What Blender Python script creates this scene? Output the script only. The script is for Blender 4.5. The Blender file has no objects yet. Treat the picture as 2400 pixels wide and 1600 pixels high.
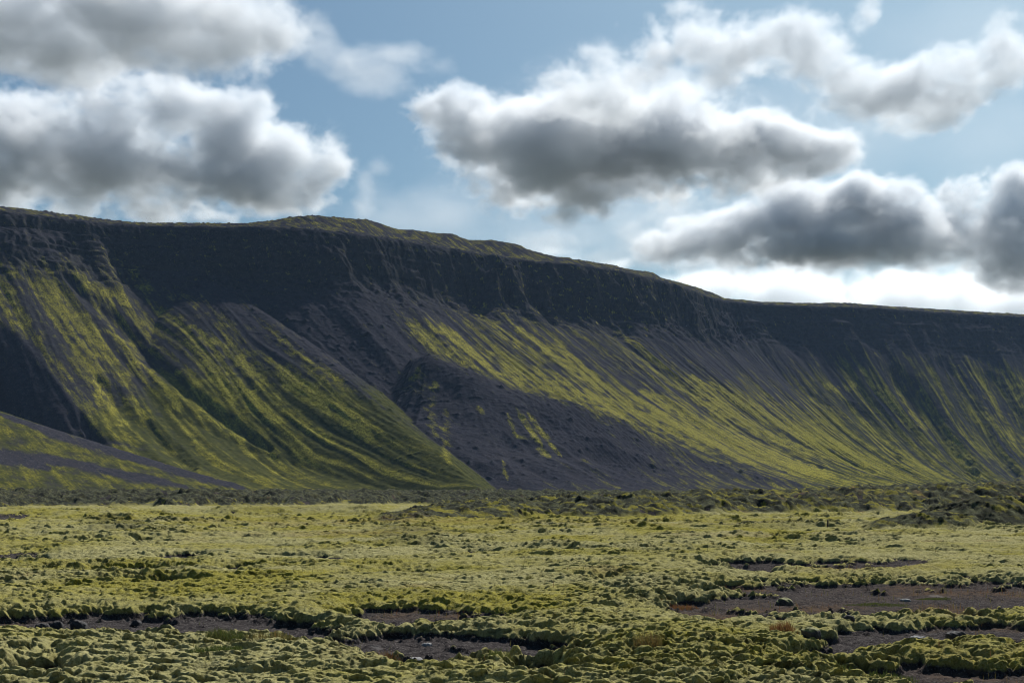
import bpy, math, random
import numpy as np
from mathutils import Vector, Matrix
R = math.radians
scene = bpy.context.scene
col = scene.collection

# ---------------------------------------------------------------- camera and scale
# a level camera 2.6 m above a moss plain, looking along +Y; pixels below are of a 2352 x 1568 print
W, H, F = 2352.0, 1568.0, 3250.0
CX, HY = 1176.0, 1139.0            # middle column, eye-level row
EYE = 2.6
def at(px, py, Y):                 # a traced pixel at a distance of Y metres
    return ((px - CX) / F * Y, Y, EYE + (HY - py) / F * Y)

cam_d = bpy.data.cameras.new('camera')
cam = bpy.data.objects.new('camera', cam_d)
col.objects.link(cam)
cam.location = (0, 0, EYE)
cam.rotation_euler = (R(90), 0, 0)
cam_d.sensor_width = 36
cam_d.lens = 36 * F / W
cam_d.shift_y = (HY - H / 2) / W
cam_d.clip_start = 0.2
cam_d.clip_end = 60000
scene.camera = cam

def tag(o, label=None, cat=None, group=None, kind=None):
    if label: o['label'] = label
    if cat: o['category'] = cat
    if group: o['group'] = group
    if kind: o['kind'] = kind
    return o

def mesh_obj(name, verts, faces, mat=None, parent=None, smooth=True):
    me = bpy.data.meshes.new(name)
    verts = np.asarray(verts, np.float32)
    if isinstance(faces, np.ndarray):
        n, k = faces.shape
        me.vertices.add(len(verts)); me.vertices.foreach_set('co', verts.ravel())
        me.loops.add(n * k); me.loops.foreach_set('vertex_index', faces.astype(np.int32).ravel())
        me.polygons.add(n)
        me.polygons.foreach_set('loop_start', np.arange(0, n * k, k, dtype=np.int32))
        me.update(calc_edges=True)
    else:
        me.from_pydata([tuple(v) for v in verts], [], faces)
    if smooth:
        me.polygons.foreach_set('use_smooth', np.ones(len(me.polygons), bool))
    if mat: me.materials.append(mat)
    o = bpy.data.objects.new(name, me)
    col.objects.link(o)
    if parent: o.parent = parent
    return o

def grid_faces(nr, nc):
    i = np.arange(nr - 1)[:, None] * nc + np.arange(nc - 1)[None, :]
    return np.stack([i, i + 1, i + nc + 1, i + nc], -1).reshape(-1, 4)

def attr(o, name, vals):
    a = o.data.attributes.new(name, 'FLOAT', 'POINT')
    a.data.foreach_set('value', np.asarray(vals, np.float32).ravel())

# ---------------------------------------------------------------- noise for building terrain
_rs = np.random.RandomState(7)
_P = _rs.permutation(4096).astype(np.int32)
_V = _rs.rand(4096).astype(np.float32)
_V2 = _rs.rand(4096).astype(np.float32)
_G = _rs.rand(4096) * 2 * np.pi
_GC = np.cos(_G).astype(np.float32); _GS = np.sin(_G).astype(np.float32)
def _h(ix, iy, s):
    return _P[(_P[(_P[ix & 4095] + iy) & 4095] + s) & 4095]
def perlin(x, y, s=0):
    x, y = np.broadcast_arrays(np.asarray(x, np.float32), np.asarray(y, np.float32))
    xf = np.floor(x); yf = np.floor(y)
    xi = xf.astype(np.int32); yi = yf.astype(np.int32)
    fx = x - xf; fy = y - yf
    u = fx * fx * (3 - 2 * fx); v = fy * fy * (3 - 2 * fy)
    p0 = _P[xi & 4095]; p1 = _P[(xi + 1) & 4095]
    def g(p, a, b):
        t = _P[(_P[(p + (yi + b)) & 4095] + s) & 4095]
        return _GC[t] * (fx - a) + _GS[t] * (fy - b)
    n0 = g(p0, 0, 0); n0 += (g(p1, 1, 0) - n0) * u
    n1 = g(p0, 0, 1); n1 += (g(p1, 1, 1) - n1) * u
    return (n0 + (n1 - n0) * v) * np.float32(1.5)           # about -1..1
def fbm(x, y, oct=4, s=0, gain=.5, lac=2.03):
    a, t, n = 1.0, 0.0, 0.0
    for k in range(oct):
        t = t + a * perlin(x, y, s + 17 * k); n += a
        x = x * lac + 3.7; y = y * lac - 1.9; a *= gain
    return t / n
def worley(x, y, s=0, jit=.9):
    x = np.asarray(x, np.float32); y = np.asarray(y, np.float32)
    xi = np.floor(x).astype(np.int32); yi = np.floor(y).astype(np.int32)
    f1 = np.full(np.shape(x), 9.0, np.float32); f2 = f1.copy(); idv = np.zeros(np.shape(x), np.float32)
    for a in (-1, 0, 1):
        for b in (-1, 0, 1):
            h = _h(xi + a, yi + b, s)
            dx = xi + a + .5 + (_V[h] - .5) * jit - x
            dy = yi + b + .5 + (_V2[h] - .5) * jit - y
            d = dx * dx + dy * dy
            nearer = d < f1
            f2 = np.where(nearer, f1, np.minimum(f2, d))
            idv = np.where(nearer, _V[(h * 7 + 13) & 4095], idv)
            f1 = np.where(nearer, d, f1)
    return np.sqrt(f1), np.sqrt(f2), idv
def sstep(a, b, x):
    t = np.clip((x - a) / (b - a), 0, 1)
    return t * t * (3 - 2 * t)

# ---------------------------------------------------------------- node helper
class NT:
    def __init__(s, nt): s.nt = nt; s.n = nt.nodes; s.l = nt.links
    def new(s, t, **kw):
        n = s.n.new(t)
        for k, v in kw.items(): setattr(n, k, v)
        return n
    def set(s, sock, v):
        if v is None: return
        if isinstance(v, bpy.types.NodeSocket): s.l.new(v, sock)
        else: sock.default_value = v
    def math(s, op, a, b=None, c=None, clamp=False):
        n = s.new('ShaderNodeMath', operation=op); n.use_clamp = clamp
        s.set(n.inputs[0], a); s.set(n.inputs[1], b); s.set(n.inputs[2], c)
        return n.outputs[0]
    def vec(s, op, a, b=None, out=0, scale=None):
        n = s.new('ShaderNodeVectorMath', operation=op)
        s.set(n.inputs[0], a); s.set(n.inputs[1], b)
        if scale is not None: s.set(n.inputs['Scale'], scale)
        return n.outputs[out]
    def mapr(s, x, a, b, c=0., d=1., smooth=False, clamp=True):
        n = s.new('ShaderNodeMapRange'); n.clamp = clamp
        if smooth: n.interpolation_type = 'SMOOTHSTEP'
        s.set(n.inputs[0], x)
        for i, v in enumerate((a, b, c, d)): s.set(n.inputs[i + 1], v)
        return n.outputs[0]
    def mix(s, f, a, b):
        n = s.new('ShaderNodeMix', data_type='RGBA')
        s.set(n.inputs[0], f); s.set(n.inputs[6], a); s.set(n.inputs[7], b)
        return n.outputs[2]
    def noise(s, v, scale, detail=4., rough=.5, out='Fac', lac=2., dist=0.):
        n = s.new('ShaderNodeTexNoise')
        s.set(n.inputs['Vector'], v); n.inputs['Scale'].default_value = scale
        n.inputs['Detail'].default_value = detail; n.inputs['Roughness'].default_value = rough
        n.inputs['Lacunarity'].default_value = lac; n.inputs['Distortion'].default_value = dist
        return n.outputs[out]
    def attr(s, name):
        n = s.new('ShaderNodeAttribute'); n.attribute_name = name
        return n.outputs['Fac']
def rgb(r, g, b): return (r, g, b, 1.0)
def material(name):
    m = bpy.data.materials.new(name); m.use_nodes = True
    m.node_tree.nodes.clear()
    return m, NT(m.node_tree)

# ---------------------------------------------------------------- sun and sky
HAZE = .000023
SUN_EL, SUN_AZ = 41.5, 24.0         # azimuth measured from +Y (the view) to the right
az, el = R(SUN_AZ), R(SUN_EL)
sun_dir = Vector((math.sin(az) * math.cos(el), math.cos(az) * math.cos(el), math.sin(el)))
sd = bpy.data.lights.new('sun', 'SUN'); sd.energy = 5.0; sd.angle = R(0.5); sd.color = (1, .96, .90)
sun = bpy.data.objects.new('sun', sd); col.objects.link(sun)
sun.rotation_euler = sun_dir.to_track_quat('Z', 'Y').to_euler()
sun.location = (0, 0, 500)
world = bpy.data.worlds.new('World'); scene.world = world; world.use_nodes = True
wn = NT(world.node_tree); world.node_tree.nodes.clear()
sky = wn.new('ShaderNodeTexSky', sky_type='NISHITA')
sky.sun_disc = False; sky.sun_elevation = el; sky.sun_rotation = az
sky.altitude = 100; sky.air_density = 1.0; sky.dust_density = 1.7; sky.ozone_density = 1.6
bg = wn.new('ShaderNodeBackground'); bg.inputs['Strength'].default_value = 0.05
wo = wn.new('ShaderNodeOutputWorld')
tint = wn.new('ShaderNodeMix', data_type='RGBA'); tint.blend_type = 'MULTIPLY'; tint.inputs[0].default_value = 1; tint.inputs[7].default_value = rgb(.74, 1.02, 1.14)
wn.l.new(sky.outputs[0], tint.inputs[6]); wn.l.new(tint.outputs[2], bg.inputs[0]); wn.l.new(bg.outputs[0], wo.inputs[0])
scene.view_settings.view_transform = 'Standard'
scene.view_settings.look = 'None'
scene.view_settings.gamma = 1
scene.view_settings.exposure = 0.2
scene.cycles.max_bounces = 8
scene.cycles.diffuse_bounces = 2
scene.cycles.volume_bounces = 5
scene.cycles.transparent_max_bounces = 16
scene.cycles.use_denoising = True
scene.cycles.filter_width = 1.0
scene.cycles.volume_max_steps = 256
scene.cycles.volume_step_rate = 1.2
# ---------------------------------------------------------------- clouds: real volumes, each grown from its own heaps of vapour
def cloud_mat(name, k, aniso=.30):
    m, t = material(name)
    pv = t.new('ShaderNodeVolumePrincipled')
    pv.inputs['Color'].default_value = rgb(.940, .970, 1)
    pv.inputs['Density'].default_value = k
    pv.inputs['Anisotropy'].default_value = aniso
    o = t.new('ShaderNodeOutputMaterial')
    t.l.new(pv.outputs[0], o.inputs['Volume'])
    return m
def cloud(name, label, Y, blobs, k=.017, edge=.75, amp=3.2, thr=.05, nscale=.95, res=26, seed=0., rough=.62, aniso=.30, stretch=1., thick=1.):
    """blobs: (px, py, rx, ry, depth offset, weight) in print pixels; local unit = 100 print pixels at distance Y"""
    B = np.array([[(b[0] - CX) / 100, (b[4] if len(b) > 4 else 0), (HY - b[1]) / 100, b[2] / 100, b[3] / 100, b[5] if len(b) > 5 else 1.] for b in blobs])
    c0 = np.array([B[:, 0].mean(), 0, B[:, 2].mean()])
    P = B[:, :3] - c0
    s = 100 / F * Y
    vd = bpy.data.volumes.new(name); o = bpy.data.objects.new(name, vd); col.objects.link(o)
    o.location = (c0[0] * s, Y, EYE + c0[2] * s)
    tag(o, label, 'cloud')
    g = bpy.data.node_groups.new(name + '_field', 'GeometryNodeTree')
    g.interface.new_socket('Geometry', in_out='OUTPUT', socket_type='NodeSocketGeometry')
    t = NT(g)
    pos = t.vec('SCALE', t.new('GeometryNodeInputPosition').outputs[0], scale=1 / s)
    off = t.vec('ADD', pos, tuple(c0 + np.array([seed * 7.3, seed * 3.1, seed])))
    warp = t.noise(off, .8, 2., .5, out='Color')
    wv = t.vec('MULTIPLY', t.vec('SUBTRACT', warp, (.5, .5, .5)), (1.1, .7, .5))
    q = t.vec('ADD', pos, wv)
    d = None
    ext = []
    for (p, b) in zip(P, B):
        rx, rz, w = b[3], b[4], b[5]
        ry = thick * (rx * rz) ** .5
        ext.append((p, (rx, ry, rz)))
        e = t.vec('DIVIDE', t.vec('SUBTRACT', q, tuple(p)), (rx, ry, rz))
        di = t.math('SUBTRACT', 1., t.vec('LENGTH', e, out=1))
        if w != 1.: di = t.math('MULTIPLY_ADD', di, w, (w - 1) * .0)
        d = di if d is None else t.math('SMOOTH_MAX', d, di, .18)
    q2 = t.vec('ADD', off, t.vec('SCALE', wv, scale=.6))
    q2 = t.vec('MULTIPLY', q2, (1 / stretch, 1, 1))
    n = t.noise(t.vec('MULTIPLY', q2, (.62, .62, 1)), nscale, 6., rough)
    n2 = t.noise(t.vec('MULTIPLY', q2, (.8, .8, 1)), nscale * 3.1, 5., .65, dist=.6)
    n = t.math('MULTIPLY_ADD', t.math('SUBTRACT', n2, .5), .5, n)
    v = t.math('ADD', t.math('SUBTRACT', d, thr), t.math('MULTIPLY', t.math('SUBTRACT', n, .5), amp))
    den = t.mapr(v, 0., edge, 0., 1.)
    den = t.math('MULTIPLY', den, t.mapr(d, -.35, .05))
    vc = t.new('GeometryNodeVolumeCube')
    t.l.new(den, vc.inputs['Density'])
    lo = np.min([p - np.array(r) * 1.25 - .3 for p, r in ext], 0); hi = np.max([p + np.array(r) * 1.25 + .3 for p, r in ext], 0)
    vc.inputs['Min'].default_value = tuple(lo * s); vc.inputs['Max'].default_value = tuple(hi * s)
    for i, ax in enumerate(('Resolution X', 'Resolution Y', 'Resolution Z')):
        vc.inputs[ax].default_value = int(min(420, max(24, (hi[i] - lo[i]) * res * (.7 if i == 1 else 1))))
    sm = t.new('GeometryNodeSetMaterial'); sm.inputs['Material'].default_value = cloud_mat(name + '_vapour', k, aniso)
    t.l.new(vc.outputs[0], sm.inputs[0])
    go = t.new('NodeGroupOutput'); t.l.new(sm.outputs[0], go.inputs[0])
    md = o.modifiers.new('vapour', 'NODES'); md.node_group = g
    return o
# left cumulus
cloud('cloud', 'big heaped cloud with grey blue base above the left end of the ridge', 7000,
      [(40, 290, 190, 110), (150, 360, 260, 130), (260, 270, 120, 95), (400, 265, 125, 100), (520, 320, 150, 115), (640, 370, 150, 100),
       (735, 400, 80, 90), (300, 410, 330, 90), (550, 430, 260, 70), (-60, 400, 250, 120)], seed=1)
cloud('cloud', 'long dark bellied cloud over the middle of the ridge', 7000,
      [(1040, 265, 110, 60), (1130, 330, 150, 85), (1290, 370, 260, 110), (1500, 340, 260, 115), (1690, 350, 190, 85), (1850, 350, 120, 55), (1250, 280, 180, 60)], seed=2, thick=1.7, k=.019)
cloud('cloud', 'pale broken cloud bank high on the right with ragged tips', 6000,
      [(1290, 175, 90, 65), (1400, 185, 120, 85), (1510, 120, 110, 85), (1610, 95, 120, 80), (1720, 120, 150, 90), (1860, 110, 140, 85), (1950, 170, 120, 70),
       (2090, 195, 140, 75), (2200, 190, 110, 85), (2310, 120, 65, 90), (2050, 240, 190, 65), (2150, 270, 100, 45), (1350, 235, 150, 45), (1985, 30, 45, 60)], k=.013, seed=3)
cloud('cloud', 'dark slanting cloud with bright rim low over the right ridge', 9000,
      [(1560, 560, 110, 60), (1700, 545, 120, 75), (1850, 500, 130, 85), (1990, 460, 120, 65), (2050, 530, 130, 80), (1830, 570, 220, 55)], seed=4, thick=1.5, k=.019)
cloud('cloud', 'bright edged cloud cut by the right side of the picture', 9500,
      [(2220, 450, 100, 60), (2340, 430, 90, 55), (2270, 530, 200, 80), (2330, 600, 150, 70), (2150, 560, 120, 60)], seed=5)
cloud('cloud', 'wide soft grey cloud across the top left of the sky', 5500,
      [(60, 50, 260, 120), (300, 50, 260, 120), (520, 60, 180, 100), (630, 90, 80, 60), (150, 130, 260, 40)], k=.016, edge=1.0, seed=6, thick=1.7)

cloud('cloud', 'low white bank glowing along the right horizon', 15000,
      [(1300, 588, 60, 30), (1420, 606, 60, 20), (1650, 655, 160, 40), (1850, 670, 220, 65), (2100, 675, 240, 75), (2350, 680, 240, 80)], k=.006, edge=.8, aniso=.6, seed=7, res=14)
cloud('cloud', 'small white puff peeping over the left ridge', 15000, [(400, 508, 60, 18), (470, 500, 70, 22), (540, 508, 60, 16)], k=.006, seed=8, res=18)
cloud('cloud', 'thin torn wisps between the grey bank and the blue gap', 6500,
      [(740, 100, 60, 70), (800, 140, 70, 60), (870, 180, 80, 45), (930, 130, 110, 45), (1000, 145, 60, 25)], k=.004, edge=1.0, amp=3.4, thr=.15, seed=9, res=18, stretch=1.4)
cloud('cloud', 'pale veil hanging under the long dark cloud', 10000,
      [(1000, 500, 260, 80), (1250, 530, 260, 70), (1500, 500, 260, 90), (1750, 430, 250, 80), (850, 440, 60, 80), (1420, 580, 120, 60)], k=.0009, edge=1.1, amp=2.6, thr=.05, seed=10, res=14, stretch=1.6)

cloud('cloud', 'thin pale veil across the upper right sky', 12000,
      [(1500, 260, 420, 160), (1900, 300, 420, 170), (2300, 320, 300, 190), (2250, 80, 300, 130), (1200, 430, 300, 110), (2000, 640, 500, 90), (1300, 560, 400, 80)], k=.0003, edge=1.3, amp=1.8, thr=.0, seed=11, res=10, stretch=1.8)

cloud('cloud', 'soft grey shred left of the dark slanting cloud above the ridge', 10000,
      [(1480, 560, 90, 60), (1540, 520, 80, 50), (1400, 590, 60, 30), (1600, 600, 120, 35), (1250, 560, 120, 30)], k=.004, edge=1.0, amp=3.2, thr=.05, seed=12, res=18)
cloud('cloud', 'faint upright wisp just right of the left cumulus', 9000,
      [(850, 430, 35, 60), (870, 390, 30, 40), (830, 480, 40, 30)], k=.0035, edge=1.0, amp=3.0, seed=13, res=20)
# ---------------------------------------------------------------- the mountain: one terrain grown from its rim down the fall lines
# rim column: (pixel column, pixel row of the rim, foot x, foot y)
RIM = [(-900, 380, -640, 850), (-600, 425, -470, 915), (-300, 452, -330, 975), (0, 484, -205, 1050), (150, 502, -150, 1085), (300, 517, -85, 1115),
       (470, 521, -20, 1120), (640, 521, 45, 1135), (820, 535, 130, 1180), (1000, 564, 232, 1255), (1200, 596, 368, 1390), (1400, 616, 462, 1540),
       (1540, 648, 505, 1630), (1660, 692, 545, 1690), (1820, 702, 585, 1722), (2000, 706, 640, 1745), (2180, 718, 715, 1765), (2352, 728, 800, 1790), (2700, 740, 990, 1830), (3050, 752, 1200, 1870)]
PLATEAU = 298.0
RIMA = np.array(RIM, float)
rY = (PLATEAU - EYE) * F / (HY - RIMA[:, 1])
rX = (RIMA[:, 0] - CX) / F * rY
NU, NT_ = 1560, 760
kk = np.linspace(0, len(RIM) - 1, NU * 2)
def along(v, sm=90):
    a = np.interp(kk, np.arange(len(RIM)), v)
    p = np.pad(a, sm, mode='reflect', reflect_type='odd'); ker = np.hanning(2 * sm + 1); ker /= ker.sum()
    return np.convolve(p, ker, 'valid')
cxu, cyu, fxu, fyu = along(rX), along(rY), along(RIMA[:, 2]), along(RIMA[:, 3])
# even spacing in the mean of rim and foot arc length
s_ = np.concatenate([[0], np.cumsum(np.hypot(np.diff(cxu), np.diff(cyu)) + .6 * np.hypot(np.diff(fxu), np.diff(fyu)))])
uu = np.linspace(0, s_[-1], NU)
cxu, cyu, fxu, fyu = [np.interp(uu, s_, a) for a in (cxu, cyu, fxu, fyu)]
pxu = CX + cxu / cyu * F                                  # rim pixel column, for placing features along the rim
arc = np.concatenate([[0], np.cumsum(np.hypot(np.diff(cxu), np.diff(cyu)))])
# fall-line parameter: t<0 plateau, 0..1 face, >1 apron
tt = np.concatenate([-np.linspace(1, 0, 70, endpoint=False) ** 1.6 * 1.3, np.linspace(0, .16, 210, endpoint=False), np.linspace(.16, 1.0, 430, endpoint=False), np.linspace(1.0, 1.95, 90)])
NR = len(tt)
T, A = np.meshgrid(tt, arc, indexing='ij')
PXU = np.broadcast_to(pxu, T.shape)
def prof(t):                                              # share of the height left at t
    xs = np.array([-2, 0, .012, .03, .075, .11, .2, .3, .4, .5, .6, .7, .8, .9, 1.0, 1.12, 2.0])
    ys = np.array([1, 1, .985, .93, .775, .725, .63, .52, .412, .312, .222, .145, .085, .042, .014, .0, -.02])
    return np.interp(t, xs, ys)
tf = np.linspace(-2, 1.4, 3401); pf = prof(tf); kz = np.hanning(31); kz /= kz.sum()
pf2 = np.convolve(np.pad(pf, 15, mode='edge'), kz, 'valid'); kw = np.hanning(141); kw /= kw.sum()
pf3 = np.convolve(np.pad(pf, 70, mode='edge'), kw, 'valid')
wgt = sstep(.1, .2, tf); pf2 = pf2 * (1 - wgt) + pf3 * wgt
# wander of the fall lines and of the cliff foot
wob = fbm(A / 150, T * 1.2, 3, 3) * .028 * sstep(0, .1, T)
A2 = A + fbm(A / 40, T * 16, 3, 25) * 16
butt = fbm(A2 / 40, T * 9.0, 5, 21)                        # buttresses of the cliff
cliff_w = sstep(-.005, .02, T) * (1 - sstep(.1, .2, T))
Tp = T + wob + butt * (.018 + .032 * sstep(900, 1150, PXU) * sstep(1750, 1600, PXU)) * cliff_w + fbm(A2 / 7, T * 40, 3, 22) * .008 * cliff_w
xs_ = np.array([-2, 0, .012, .03, .075, .11, .2, .3, .4, .5, .6, .7, .8, .9, 1.0, 1.12, 2.0])
pfs = np.interp(tf, xs_, np.array([1, 1, .99, .965, .885, .83, .685, .55, .425, .314, .222, .145, .085, .042, .014, .0, -.02]))
pfs = np.convolve(np.pad(pfs, 70, mode='edge'), kw, 'valid'); pfs = np.where(tf < .03, pf2, pfs) * sstep(.0, .06, tf) + pf2 * (1 - sstep(.0, .06, tf))
CS = np.interp(pxu, [-900, 120, 330, 480, 900, 1200, 1500, 1700, 2000, 2352], [.3, .25, .45, .7, .75, 1, .9, .35, .2, .2]) + .0 * A
CS = np.clip(CS + fbm(A / 70, 0 * A, 3, 23) * .55, .1, 1)
Tp = Tp + (fbm(A / 55, 0 * A + 5, 3, 24) * .035) * cliff_w * sstep(.02, .08, T)
Z = (np.interp(Tp, tf, pf2) * CS + np.interp(Tp, tf, pfs) * (1 - CS)) * PLATEAU
X = cxu + (fxu - cxu) * T + 0 * A
Y = cyu + (fyu - cyu) * T
run = np.hypot(fxu - cxu, fyu - cyu)
# ledges in the lava beds of the cliff
Zl = Z + 0 * Z
bed = 11.0
st = Zl / bed + fbm(A / 120, Zl / 40, 2, 31) * .8
stair = (np.floor(st) + sstep(.25, .75, st - np.floor(st)) - st) * bed
Z = Z + stair * .75 * sstep(-.15, .6, fbm(A / 60, Zl / 14, 3, 33)) * cliff_w * sstep(.0, .03, T)
# gullies and ribs down the talus
face = sstep(.06, .2, T) * (1 - sstep(.82, 1.05, T))
def rid(x): return 1 - np.abs(x) * 2
warpA = A + fbm(A / 90, T * 1.5, 3, 41) * 26
g1 = fbm(warpA / 46, T * 1.1, 3, 42); g2 = fbm(warpA / 15, T * 2.2, 3, 43); g3 = fbm(warpA / 5.5, T * 7, 3, 44)
right_w = sstep(1650, 1850, PXU)
Z = Z + face * (g1 * 5.5 * (1 - .35 * right_w) + rid(g2) * 1.1 * (.5 + sstep(-.2, .5, perlin(A / 130, T * 2, 46))) + g3 * .9)
# right-hand ribs: broad, regular
Z = Z + face * right_w * rid(fbm(warpA / 26, T * 1.6, 3, 47)) * 2.2
Z = Z + face * right_w * fbm(warpA / 70, T * .6, 2, 45) * 9
# plateau swell and the mossy hill set back from the rim
sky_px = np.array([-900, 0, 100, 200, 310, 450, 560, 620, 655, 680, 710, 740, 800, 840, 870, 910, 945, 1000, 1040, 1060, 1085, 1130, 1190, 1220, 1250, 1280, 1390, 1450, 1500, 1520, 1580, 1640, 1665, 1750, 1850, 1950, 2050, 2150, 2250, 2352, 3050])
sky_py = np.array([375, 476, 487, 500, 513, 514, 514, 510, 503, 498, 497, 499, 503, 506, 515, 528, 530, 537, 539, 548, 554, 553, 564, 577, 586, 592, 608, 621, 628, 640, 655, 675, 687, 694, 697, 697, 705, 711, 717, 723, 748])
PXv = CX + X / Y * F
back = sstep(0, .16, -T)
zsky = EYE + (HY - np.interp(PXv, sky_px, sky_py)) / F * Y
hillw = np.exp(-((np.clip(-T, 0, 9) - .17) / .13) ** 2) * (T < 0) + 0.0
Zp = PLATEAU + (zsky - PLATEAU) * sstep(0, .17, -T) * (1 - sstep(.2, .9, -T) * 1.25)
Z = np.where(T < 0, Zp, Z)
rough = np.abs(fbm(X / 5, Y / 5, 4, 53)) * 3.2 + fbm(X / 9, Y / 9, 4, 51) * 1.3 + fbm(X / 30, Y / 30, 3, 52) * 1.6
Z = Z + rough * sstep(.03, -.01, T) * sstep(-1.2, -.9, T)

def project(X, Y, Z): return CX + X / Y * F, HY - (Z - EYE) / Y * F
PX, PY = project(X, Y, Z)
def surf_at(pts):                                         # distance of the slope met at a pixel
    out = []
    fr = (T > 0) & (T < 1.1)
    xs, ys, yy = PX[fr], PY[fr], Y[fr]
    for (a, b) in pts:
        d = (xs - a) ** 2 + (ys - b) ** 2
        k = np.argsort(d)[:24]
        out.append(np.median(yy[k]))
    return np.array(out)
# the dark fronted spur standing out of the slope
SPUR = np.array([(958, 812), (985, 806), (1040, 826), (1100, 858), (1180, 885), (1280, 906), (1400, 950), (1500, 1000), (1620, 1048), (1760, 1090), (1900, 1116), (2020, 1131)], float)
sY = surf_at(SPUR)
sY = sY - np.interp(SPUR[:, 0], [958, 1040, 1180, 1400, 1760, 2020], [30, 72, 108, 105, 60, 20])
sY = np.convolve(np.pad(sY, 2, mode='edge'), [.1, .2, .4, .2, .1], 'valid')
spX = (SPUR[:, 0] - CX) / F * sY; spZ = EYE + (HY - SPUR[:, 1]) / F * sY
n_ = 400
ks = np.linspace(0, len(SPUR) - 1, n_)
spx, spy, spz = [np.interp(ks, np.arange(len(SPUR)), a) for a in (spX, sY, spZ)]
zone = (Y < sY.max() + 40) & (X > spX.min() - 260) & (X < spX.max() + 60) & (T > .2)
xs, ys = X[zone], Y[zone]
# cone-like front: height = max over rim points of (rim height - slope * distance), on the camera side
wig = fbm(xs / 70, ys / 70, 2, 61) * 18 + fbm(xs / 28, ys / 28, 3, 64) * 5 + fbm(xs / 9, ys / 9, 3, 62) * 1.2
best = np.full(xs.shape, -99.0)
for i in range(0, n_, 4):
    dx = xs - spx[i]; d = np.hypot(np.where(dx < 0, dx * (1 + 1.9 * (1 - i / n_) ** 3), dx), ys - spy[i])
    ang = np.arctan2(xs - spx[i], -(ys - spy[i]))
    flute = np.abs(perlin(ang * 7 + 3, d * 0 + 2.2, 63)) * np.clip(d, 0, 60) * .10
    d = np.sqrt(d * d + 26 ** 2) - 20
    h = spz[i] - d * (.80 - .0012 * np.clip(d, 0, 180)) - flute
    best = np.maximum(best, h)
behind = ys - np.interp(xs, spx, spy)
best = best + wig * .35
zb = Z[zone]
sk = np.clip(.5 + .5 * (best - zb) / 15, 0, 1); new = zb * (1 - sk) + best * sk + 13 * sk * (1 - sk)
spurm = sstep(-2, 5, best - zb) * sstep(14, -4, behind)
new = zb + (new - zb) * sstep(30, -6, behind)
Z[zone] = new
SP = np.zeros_like(Z); SP[zone] = spurm

# the green shoulder that comes down in front of it on the left
SH = np.array([(480, 640), (600, 720), (720, 806), (840, 896), (960, 1000), (1060, 1090), (1120, 1137)], float)
shY = surf_at(SH) - np.array([0, 14, 28, 50, 74, 84, 80])
PX, PY = project(X, Y, Z)
shX = (SH[:, 0] - CX) / F * shY; shZ = EYE + (HY - SH[:, 1]) / F * shY
k2 = np.linspace(0, len(SH) - 1, 160); hx_, hy__, hz_ = [np.interp(k2, np.arange(len(SH)), a) for a in (shX, shY, shZ)]
zone = (X > shX.min() - 200) & (X < shX.max() + 120) & (Y > shY.min() - 200) & (Y < shY.max() + 60) & (T > .12)
bs = np.full(X[zone].shape, -99.0)
for i in range(0, 160, 3):
    d = np.sqrt((X[zone] - hx_[i]) ** 2 + (Y[zone] - hy__[i]) ** 2 + 64) - 8
    bs = np.maximum(bs, hz_[i] - d * .66)
bs = bs + (g1[zone] * 2.5 + rid(g2[zone]) * 1.0 + g3[zone] * 1.1 - 1)
zb = Z[zone]; SHM = np.zeros_like(Z); SHM[zone] = sstep(-3, 3, bs - zb)
SP = SP * (1 - SHM)
Z[zone] = np.where(bs > zb, bs, zb)
# the alluvial fan at the left foot
FAN = np.array([(-420, 800), (-200, 870), (0, 944), (120, 984), (300, 1040), (450, 1086), (620, 1128), (760, 1141)], float)
fY = 955 + 0 * FAN[:, 0]
fX = (FAN[:, 0] - CX) / F * fY; fZ = EYE + (HY - FAN[:, 1]) / F * fY
fh = np.interp(X, fX, fZ, right=-40)
lobe = fbm(X / 70, Y / 200, 2, 66) * 3
zf = fh - .20 * np.clip(955 - Y, 0, 400) - .38 * np.clip(Y - 960, 0, 400) + lobe * sstep(955, 900, Y)
FANM = sstep(-2, 4, zf - Z) * (T > .2) * sstep(-9, -2, fh - 2)
Z = np.where((T > .2) & (zf > Z), zf, Z)

# traced lines on the slope, painted and carved where they lie on the ground
PX, PY = project(X, Y, Z)
wx = fbm(X / 22, Y / 22, 4, 71) * 16; wy = fbm(X / 22 + 9, Y / 22, 4, 72) * 10
def line_w(pts, w, soft=1.0, warp=1.0, taper=True):
    p = np.array(pts, float)
    m = np.zeros_like(Z)
    box = (PX > p[:, 0].min() - 4 * w - 30) & (PX < p[:, 0].max() + 4 * w + 30) & (PY > p[:, 1].min() - 4 * w - 30) & (PY < p[:, 1].max() + 4 * w + 30) & (T > -.01)
    x = PX[box] + wx[box] * warp; y = PY[box] + wy[box] * warp
    best = np.full(x.shape, 1e9)
    seg = np.hypot(*np.diff(p, axis=0).T); L = seg.sum(); acc = 0
    for k in range(len(p) - 1):
        a, b = p[k], p[k + 1]; ab = b - a
        t = np.clip(((x - a[0]) * ab[0] + (y - a[1]) * ab[1]) / (ab @ ab), 0, 1)
        d = np.hypot(x - a[0] - t * ab[0], y - a[1] - t * ab[1])
        f = (acc + t * seg[k]) / L
        ww = w * (.45 + .55 * np.clip(np.minimum(f, 1 - f) * 5, 0, 1)) if taper else w
        best = np.minimum(best, d / ww); acc += seg[k]
    m[box] = 1 - sstep(1 - .75 * soft, 1 + .75 * soft, best)
    return m
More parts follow.
